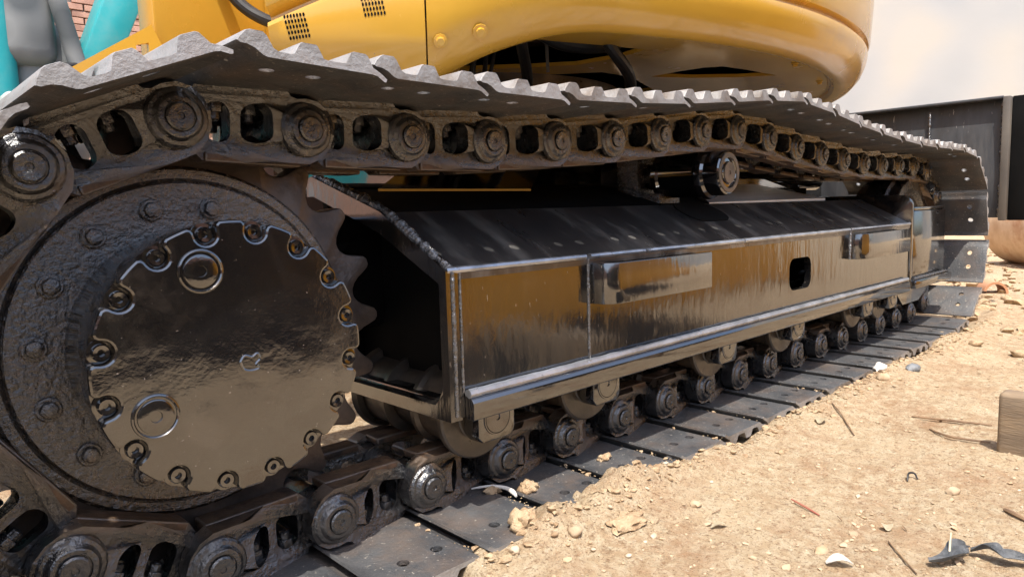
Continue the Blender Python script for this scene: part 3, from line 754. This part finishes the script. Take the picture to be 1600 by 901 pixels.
# ------------------------------------------------------------------ surroundings
def ob(name, bm, m, label, cat, group=None, smooth=40, loc=None, rot=None):
    return tag(obj(name, bm, m, None, loc, rot, smooth), label, cat, group)
bm = B(); add_box(bm, 14.6, 15.0, -6, 16, -.1, 7.5)
ob('building_wall', bm, M['plaster'], 'tall pale cream plastered wall in the bright background at the right', 'wall', smooth=0)
# brick wall: a body with mortar, single bricks laid where they can be told apart
BW = empty('brick_wall', (4, 8, 0)); tag(BW, 'pinkish brick wall in the background behind the teal machine', 'wall')
def bwpart(name, bm, m):
    o = obj(name, bm, m, BW, smooth=0); o.matrix_parent_inverse = Matrix.Translation((-4, -8, 0)); return o
bm = B(); add_box(bm, -9, 14.5, 8.02, 8.25, -.1, 5.5); bwpart('wall_body', bm, M['mortar'])
bm = B(); add_box(bm, -9, 1.45, 8.0, 8.02, -.1, 5.5); add_box(bm, 3.2, 14.5, 8.0, 8.02, -.1, 5.5); add_box(bm, 1.45, 3.2, 8.0, 8.02, -.1, 1.9); add_box(bm, 1.45, 3.2, 8.0, 8.02, 3.76, 5.5)
bwpart('brick_facing', bm, M['brickwall'])
bk = B(); add_box(bk, 0, .222, -.025, .02, 0, .064, .004, seg=1); bkm = finish(bk, 'brick', M['brick'], 0)
for r_ in range(25):
    for c_ in range(7):
        o = link('brick', bkm, BW); o.matrix_parent_inverse = Matrix.Translation((-4, -8, 0))
        o.location = (1.455+c_*.236+(.118 if r_ % 2 else 0)+random.uniform(-.004, .004), 8.0+random.uniform(-.008, .006), 1.905+r_*.0742)
# teal excavator parked behind
TE = empty('parked_excavator', (.6, 5.2, 0)); tag(TE, 'teal and grey excavator parked in the background at the upper left', 'excavator')
def tp(name, bm, m, smooth=40):
    o = obj(name, bm, M[m], TE, smooth=smooth); o.matrix_parent_inverse = Matrix.Translation((-.6, -5.2, 0)); return o
bm = B(); add_box(bm, -2.2, .52, 5.0, 7.2, 1.05, 2.9, .12, seg=4); tp('body', bm, 'teal')
bm = B(); add_box(bm, .46, .98, 5.1, 6.6, 1.02, 2.1, .16, seg=5); add_box(bm, .40, .78, 5.0, 5.7, 1.75, 2.35, .12, seg=4); tp('counterweight', bm, 'greymetal')
bm = B(); add_box(bm, -2.4, 1.3, 4.6, 5.3, .05, .92, .3, seg=6); add_box(bm, -2.4, 1.3, 6.7, 7.3, .05, .92, .3, seg=6); tp('crawler_track', bm, 'greymetal')
bm = B(); add_prism(bm, [(.74, 1.40), (.96, 1.36), (1.48, 2.55), (2.1, 3.6), (1.85, 3.7), (1.22, 2.62)], [], XZ, 5.0, 5.35); soften(bm, .02); tp('boom', bm, 'teal')
bm = B(); add_tube(bm, spline([(.50, 4.95, 1.48), (.62, 4.9, 1.60), (.78, 4.9, 1.68), (.88, 4.92, 1.70)], 8), .028, 10); tp('hose', bm, 'greymetal')
bm = B(); add_tube(bm, spline([(.50, 4.97, 1.52), (.60, 4.93, 1.64), (.74, 4.92, 1.73), (.86, 4.95, 1.76)], 8), .022, 10); tp('hose', bm, 'hose')
bm = B(); add_box(bm, .36, .56, 4.7, 4.95, 1.0, 1.50, .03); tp('tool_box', bm, 'white')
bm = B(); add_box(bm, .88, .93, 4.93, 5.0, 1.2, 1.74, .01); tp('bracket', bm, 'hose')
bm = B(); add_tube(bm, [(.70, 4.98, 2.6), (.98, 5.0, 1.3)], .06, 14); tp('hydraulic_cylinder', bm, 'greymetal')

# machines standing beside the camera: they show only as reflections in the glossy paint
SB = empty('spare_crawler_track', (.2, -2.9, 0)); tag(SB, 'dark spare crawler track behind the camera, mirrored dark in the final drive cover', 'crawler track')
def sp(name, bm, m):
    o = obj(name, bm, M[m], SB); o.matrix_parent_inverse = Matrix.Translation((-.2, 2.9, 0)); return o
bm = B(); add_box(bm, -2.5, 1.3, -2.95, -2.42, .05, .86, .06, seg=3); sp('frame', bm, 'deck')
bm = B()
for k in range(20): add_box(bm, -2.6+k*.195, -2.6+k*.195+.185, -3.05, -2.32, .02, .045); add_box(bm, -2.6+k*.195, -2.6+k*.195+.185, -3.05, -2.32, .865, .90)
sp('shoes', bm, 'shoe')
bm = B(); prof = [(-1.62, .04), (-1.64, .09), (-1.84, .34), (-2.06, .66), (-2.20, .95), (-2.45, 1.45), (-2.49, 1.44), (-2.24, .94), (-2.10, .66), (-1.88, .34), (-1.69, .09), (-1.70, .04)]
add_prism(bm, prof, [], YZ, 1.5, 4.9)
add_prism(bm, [(-1.64, .05), (-2.2, .94), (-2.75, .6), (-2.7, .05)], [], YZ, 1.47, 1.50); add_prism(bm, [(-1.64, .05), (-2.2, .94), (-2.75, .6), (-2.7, .05)], [], YZ, 4.9, 4.93)
ob('loader_bucket', bm, M['bucketyellow'], 'yellow loader bucket behind the camera, mirrored in the frame side plate', 'bucket')
bm = B()
nxm, nym = 16, 8
for sd in (0, 1): pass
V = [[bm.verts.new((.75+1.75*i_/nxm, -1.60+.62*j_/nym, .034+.008*fbm((i_*.3, j_*.3, 5), 1.0))) for j_ in range(nym+1)] for i_ in range(nxm+1)]
for i_ in range(nxm):
    for j_ in range(nym): bm.faces.new((V[i_][j_], V[i_+1][j_], V[i_+1][j_+1], V[i_][j_+1]))
bmesh.ops.solidify(bm, geom=bm.faces[:], thickness=.01)
ob('added_dark_mat', bm, M['seal'], 'added black mat out of view beside the camera, darkening the reflection in the frame side plate', 'mat')  # unseen mat, added only to darken what the side plate reflects
bm = B(); add_box(bm, -14, 12, -11.4, -11, -.1, 3.4)
ob('yard_wall', bm, M['brickwall'], 'shaded brick yard wall far behind the camera', 'wall', smooth=0)
bm = B(); add_box(bm, -14.5, -14.1, -11, 8, -.1, 3.6)
ob('yard_wall', bm, M['brickwall'], 'shaded brick yard wall past the sprocket end, left of the camera', 'wall', smooth=0)

# ------------------------------------------------------------------ things lying on the ground
def stone_bm(sx, sy, sz, seed, sub=2, rough=.35, fr=1.6):
    bm = B(); bmesh.ops.create_icosphere(bm, subdivisions=sub, radius=1)
    for v in bm.verts:
        n = v.co.normalized(); d = 1+rough*fbm((n.x+seed*3.1, n.y, n.z), fr, 3)+.12*fbm((n.x, n.y+seed, n.z), 5, 3)
        v.co = Vector((n.x*sx*d, n.y*sy*d, n.z*sz*d))
    return bm
def lay(name, bm, m, x, y, label, cat, z=None, group=None, smooth=60, rz=0, sink=0):
    g = ground_z(x, y) if z is None else z
    return ob(name, bm, m, label, cat, group, smooth, (x, y, g-sink), (0, 0, rz))
bm = B(); add_box(bm, 1.312, 1.366, -1.35, -.765, -.02, .158, .011, seg=3)
ob('timber_plank', bm, M['block'], 'brown timber plank standing on edge at the right border', 'plank')
lay('soil_clod', stone_bm(.026, .024, .022, 1, 3, .5), M['clod'], .268, -.283, 'angular pale soil clod beside the nearest uncovered track shoe', 'clod', sink=-.006)
lay('soil_clod', stone_bm(.040, .026, .010, 2, 3, .5), M['clod'], .425, -.392, 'flat pale earth slab lying alone on the sand in front of the shoes', 'clod', sink=-.002)
lay('soil_clod', stone_bm(.022, .018, .013, 3, 3, .6), M['clod'], .388, -.176, 'crumbly soil lump sitting on the seam between two shoes', 'clod', z=.052)
lay('soil_clod', stone_bm(.018, .010, .009, 4, 3, .6), M['clod'], .625, -.18, 'small ochre soil lump resting on a shoe near the track chain', 'clod', z=.050)
lay('soil_clod', stone_bm(.020, .012, .010, 14, 3, .6), M['clod'], .338, -.128, 'small grey soil lump wedged under a track pin', 'clod', z=.050)
lay('pebble', stone_bm(.0095, .0085, .0075, 5), M['pebble'], .202, -.33, 'small round pale pebble at the lower edge of the picture below the clod', 'pebble', sink=-.003)
lay('pebble', stone_bm(.013, .011, .010, 6), M['pebble'], .317, -.362, 'rounded pebble between the angular clod and the flat slab', 'pebble', sink=-.004)
lay('pebble', stone_bm(.011, .010, .008, 7), M['pebble'], .588, -.431, 'lone beige pebble left of the reddish stalk', 'pebble', sink=-.003)
lay('pebble', stone_bm(.016, .010, .008, 8), M['pebble'], .60, -.665, 'elongated brown pebble left of the white leaf', 'pebble', sink=-.003)
lay('pebble', stone_bm(.014, .012, .009, 9), M['pebble'], 1.008, -.758, 'grey beige stone left of the timber plank foot', 'pebble', sink=-.003)
lay('stone', stone_bm(.028, .022, .018, 10), M['paper'], 1.90, -.318, 'whitish stone beside the far track shoes', 'stone', sink=-.008)
lay('stone', stone_bm(.024, .018, .015, 11), M['pebble'], 1.80, -.362, 'tan stone in front of the whitish stone', 'stone', sink=-.006)
lay('stone', stone_bm(.034, .022, .016, 12), M['rag'], 2.01, -.386, 'dark grey striped lump right of the whitish stone', 'stone', sink=-.006)
# crumpled paper
bm = stone_bm(.024, .020, .016, 13, 3, .8, 3.0)
lay('crumpled_paper', bm, M['paper'], .775, -.262, 'crumpled white scrap of paper at the corner of a shoe', 'paper', smooth=0, sink=-.010)
# bone-shaped white twig lying on a shoe
bm = B(); add_tube(bm, spline([(.31, -.095, .052), (.335, -.125, .058), (.352, -.152, .056), (.350, -.176, .053), (.346, -.186, .050)], 6), [.0016+.0002*k if k < 16 else .0052-.0004*(k-16) for k in range(25)], 8)
ob('white_twig', bm, M['paper'], 'white bone-like twig lying on a shoe', 'twig')
def stick(name, pts, r, m, label, cat='twig'):
    bm = B(); q = spline([(x, y, ground_z(x, y)+h) for x, y, h in pts], 6); add_tube(bm, q, [r*(.6+.4*math.sin(PI*(k+1)/(len(q)+1))) for k in range(len(q))], 6)
    ob(name, bm, m, label, cat)
stick('stalk', [(.766, -.538, .004), (.748, -.573, .005), (.735, -.606, .004)], .0022, M['redtwig'], 'thin reddish stalk lying on the sand', 'stalk')
stick('straw', [(.715, -.734, .003), (.663, -.772, .004), (.617, -.807, .003)], .0017, M['twig'], 'long thin straw left of the grey rubber strips', 'straw')
stick('straw', [(.722, -.826, .045), (.705, -.829, .02), (.697, -.832, .006)], .0017, M['leaf'], 'short pale straw sticking up behind the grey rubber strip', 'straw')
stick('twig', [(1.424, -.353, .004), (1.35, -.41, .006), (1.247, -.479, .004)], .0024, M['twig'], 'brown twig beside the middle shoes')
stick('twig', [(.975, -.85, .004), (.962, -.866, .007), (.945, -.895, .004)], .0045, M['twig'], 'short dark twig at the right border below the plank')
stick('twig', [(1.02, -.671, .003), (1.035, -.668, .012), (1.045, -.676, .010), (1.04, -.684, .003)], .0022, M['hose'], 'tiny curled black twig on the sand')
stick('twig', [(1.499, -.535, .004), (1.50, -.62, .008), (1.52, -.714, .004)], .003, M['twig'], 'thin twig pointing at the plank')
stick('twig', [(1.42, -.60, .003), (1.36, -.66, .008), (1.36, -.745, .006)], .003, M['twig'], 'forked twig lying against the foot of the plank')
def leaf(x, y, l, w, rz, m, label, curl=.4):
    bm = B(); rows = []
    for i in range(7):
        t = i/6; ww = w*math.sin(PI*min(1, .08+t*.9))**.8
        rows.append([bm.verts.new((l*(t-.5), ww*s, .004+curl*abs(s)*ww+.006*math.sin(PI*t))) for s in (-1, -.5, 0, .5, 1)])
    for i in range(6):
        for j in range(4): bm.faces.new((rows[i][j], rows[i+1][j], rows[i+1][j+1], rows[i][j+1]))
    bmesh.ops.solidify(bm, geom=bm.faces[:], thickness=.0012)
    lay('leaf', bm, m, x, y, label, 'leaf', rz=rz)
leaf(.563, -.711, .042, .012, -.9, M['paper'], 'white curled leaf at the bottom edge of the picture', .6)
leaf(.771, -.713, .022, .010, .5, M['leaf'], 'small pale yellow leaf right of centre on the sand')
leaf(.556, -.50, .034, .006, -.55, M['leaf'], 'narrow straw-coloured leaf below the reddish stalk')
leaf(1.267, -.388, .05, .014, .2, M['leaf'], 'yellowish dry leaf near the middle shoes')
def rag(x, y, pts, w, label):
    bm = B(); q = spline(pts, 6); rows = []
    for i, p in enumerate(q):
        t = i/(len(q)-1); ww = w*(.5+.6*math.sin(PI*t)); tw = .7*math.sin(5*t)
        d = (q[min(i+1, len(q)-1)]-q[max(i-1, 0)]).normalized(); u = d.cross(Vector((0, 0, 1))).normalized(); v = Vector((0, 0, 1))
        rows.append([bm.verts.new(p+u*(ww*s*math.cos(tw))+v*(abs(ww*s*math.sin(tw))+.003*math.sin(14*s+3*t)+.004)) for s in (-1, -.66, -.33, 0, .33, .66, 1)])
    for i in range(len(rows)-1):
        for j in range(6): bm.faces.new((rows[i][j], rows[i+1][j], rows[i+1][j+1], rows[i][j+1]))
    bmesh.ops.solidify(bm, geom=bm.faces[:], thickness=.0025)
    lay('rubber_strip', bm, M['rag'], x, y, label, 'rubber strip')
rag(.70, -.832, [(-.028, .024, .004), (-.016, .004, .006), (.004, -.006, .012), (.03, -.004, .014), (.055, -.012, .006)], .016, 'curled grey ribbed rubber strip at the lower right')
rag(.762, -.882, [(-.002, .036, .004), (.0, .020, .010), (-.004, .0, .016), (.0, -.02, .010), (.012, -.045, .004)], .015, 'folded grey rubber strip at the right border')
# clay pieces and the rusty bucket in the distance
bm = B(); add_lathe(bm, [(.052, -.07), (.066, -.07), (.068, 0), (.066, .07), (.052, .07), (.054, 0), (.052, -.07)], 0, 0, 16, R(-5), R(170))
ob('broken_clay_pipe', bm, M['terracotta'], 'broken orange clay pipe piece behind the far end of the track', 'clay pipe', loc=(4.58, -.06, .015), rot=(0, 0, R(-60)))
bm = B()
add_lathe(bm, [(.31, -.33), (.335, -.33), (.335, .33), (.31, .33), (.31, -.33)], 0, 0, 28, R(165), R(330))
add_prism(bm, [(.32*math.cos(R(165+165*k/20)), .32*math.sin(R(165+165*k/20))) for k in range(21)], [], XZ, .305, .33)
ob('digging_bucket', bm, M['tanrust'], 'tan rusty digging bucket on the ground behind the blade', 'bucket', loc=(6.75, .02, .335), rot=(0, 0, R(-50)))
lay('soil_clod', stone_bm(.16, .10, .05, 20, 3, .5), M['clod'], 5.05, .2, 'broad soil heap behind the lowest upright shoe', 'clod', sink=0)
# loose stones, crumbs and litter nobody could count
def scatter(name, n, gen, m, label, cat, smooth=60, zf=None):
    bm = B(); me0 = []
    for sd in range(8):
        b = stone_bm(1, 1, .7, sd+30, 1, .55); b.verts.ensure_lookup_table(); b.verts.index_update()
        me0.append(([v.co.copy() for v in b.verts], [[v.index for v in f.verts] for f in b.faces])); b.free()
    V = []; F = []
    for k in range(n):
        x, y, r = gen(); vs, fs = me0[k % 8]; o = len(V); z = ground_z(x, y) if zf is None else zf; c, s_ = math.cos(k*1.7), math.sin(k*1.7); e = random.uniform(.6, 1.5)
        for v in vs: V.append((x+r*e*(v.x*c-v.y*s_), y+r*(v.x*s_+v.y*c), z+r*(v.z*.8+.25)))
        F += [[i+o for i in f] for f in fs]
    bm.free(); me = bpy.data.meshes.new(name); me.from_pydata(V, [], F); me.materials.append(m)
    me.polygons.foreach_set('use_smooth', [True]*len(F)); me.set_sharp_from_angle(angle=R(smooth))
    tag(link(name, me), label, cat, None, 'stuff')
def g_all():
    while True:
        x = random.uniform(-.3, 4.5); y = random.uniform(-1.3, -.31)
        if random.random() < math.exp(-max(0, x-.3)*.5)+.12: break
    return x, y, min(.0075, .0008*(1/random.uniform(.05, 1))**.75)
def g_edge():
    x = random.uniform(.14, 3.4); y = -.30-abs(random.gauss(0, .035)); 
    return x, y, min(.0095, .0013*(1/random.uniform(.06, 1))**.8)
def g_seam():
    k = random.choice((0, 1, 1, 2, 2, 2, 3, 4, 5, 7)); t = random.random()**1.5
    return .150+k*PT+random.gauss(0, .006), -.30+.17*t, min(.006, .0012*(1/random.uniform(.08, 1))**.7)
def g_far():
    x = random.uniform(2.5, 9); y = random.uniform(-1, 1.5)
    return x, y, random.uniform(.008, .04)
scatter('loose_gravel', 7500, g_all, M['pebble'], 'small loose gravel strewn over the sand', 'gravel')
scatter('soil_crumbs', 1500, g_edge, M['clod'], 'crumbs of soil pushed up along the shoe ends', 'soil')
scatter('seam_dirt', 130, g_seam, M['clod'], 'dry dirt crumbs caught in the seams of the lower shoes', 'soil', zf=.046)
scatter('distant_rubble', 900, g_far, M['clod'], 'broken soil lumps on the ground beyond the track', 'soil')
V = []; F = []
for k in range(120):
    x = random.uniform(.1, 3); y = random.uniform(-1.2, -.33); a = random.uniform(-1.6, 1.6)-.7; l = random.uniform(.003, .014)*random.uniform(.4, 1); w = random.uniform(.0005, .0012); z = ground_z(x, y)+.002
    c, s_ = math.cos(a), math.sin(a); o = len(V)
    for du, dv, dz in ((-l, -w, 0), (l, -w, .002), (l, w, .002), (-l, w, 0), (-l, 0, w*1.6), (l, 0, w*1.6+.002)): V.append((x+du*c-dv*s_, y+du*s_+dv*c, z+dz))
    F += [(o, o+1, o+5, o+4), (o+1, o+2, o+5), (o+2, o+3, o+4, o+5), (o+3, o, o+4), (o+3, o+2, o+1, o)]
me = bpy.data.meshes.new('straw_litter'); me.from_pydata(V, [], F); me.materials.append(M['twig']); tag(link('straw_litter', me), 'bits of straw and bark littering the sand', 'litter', None, 'stuff')
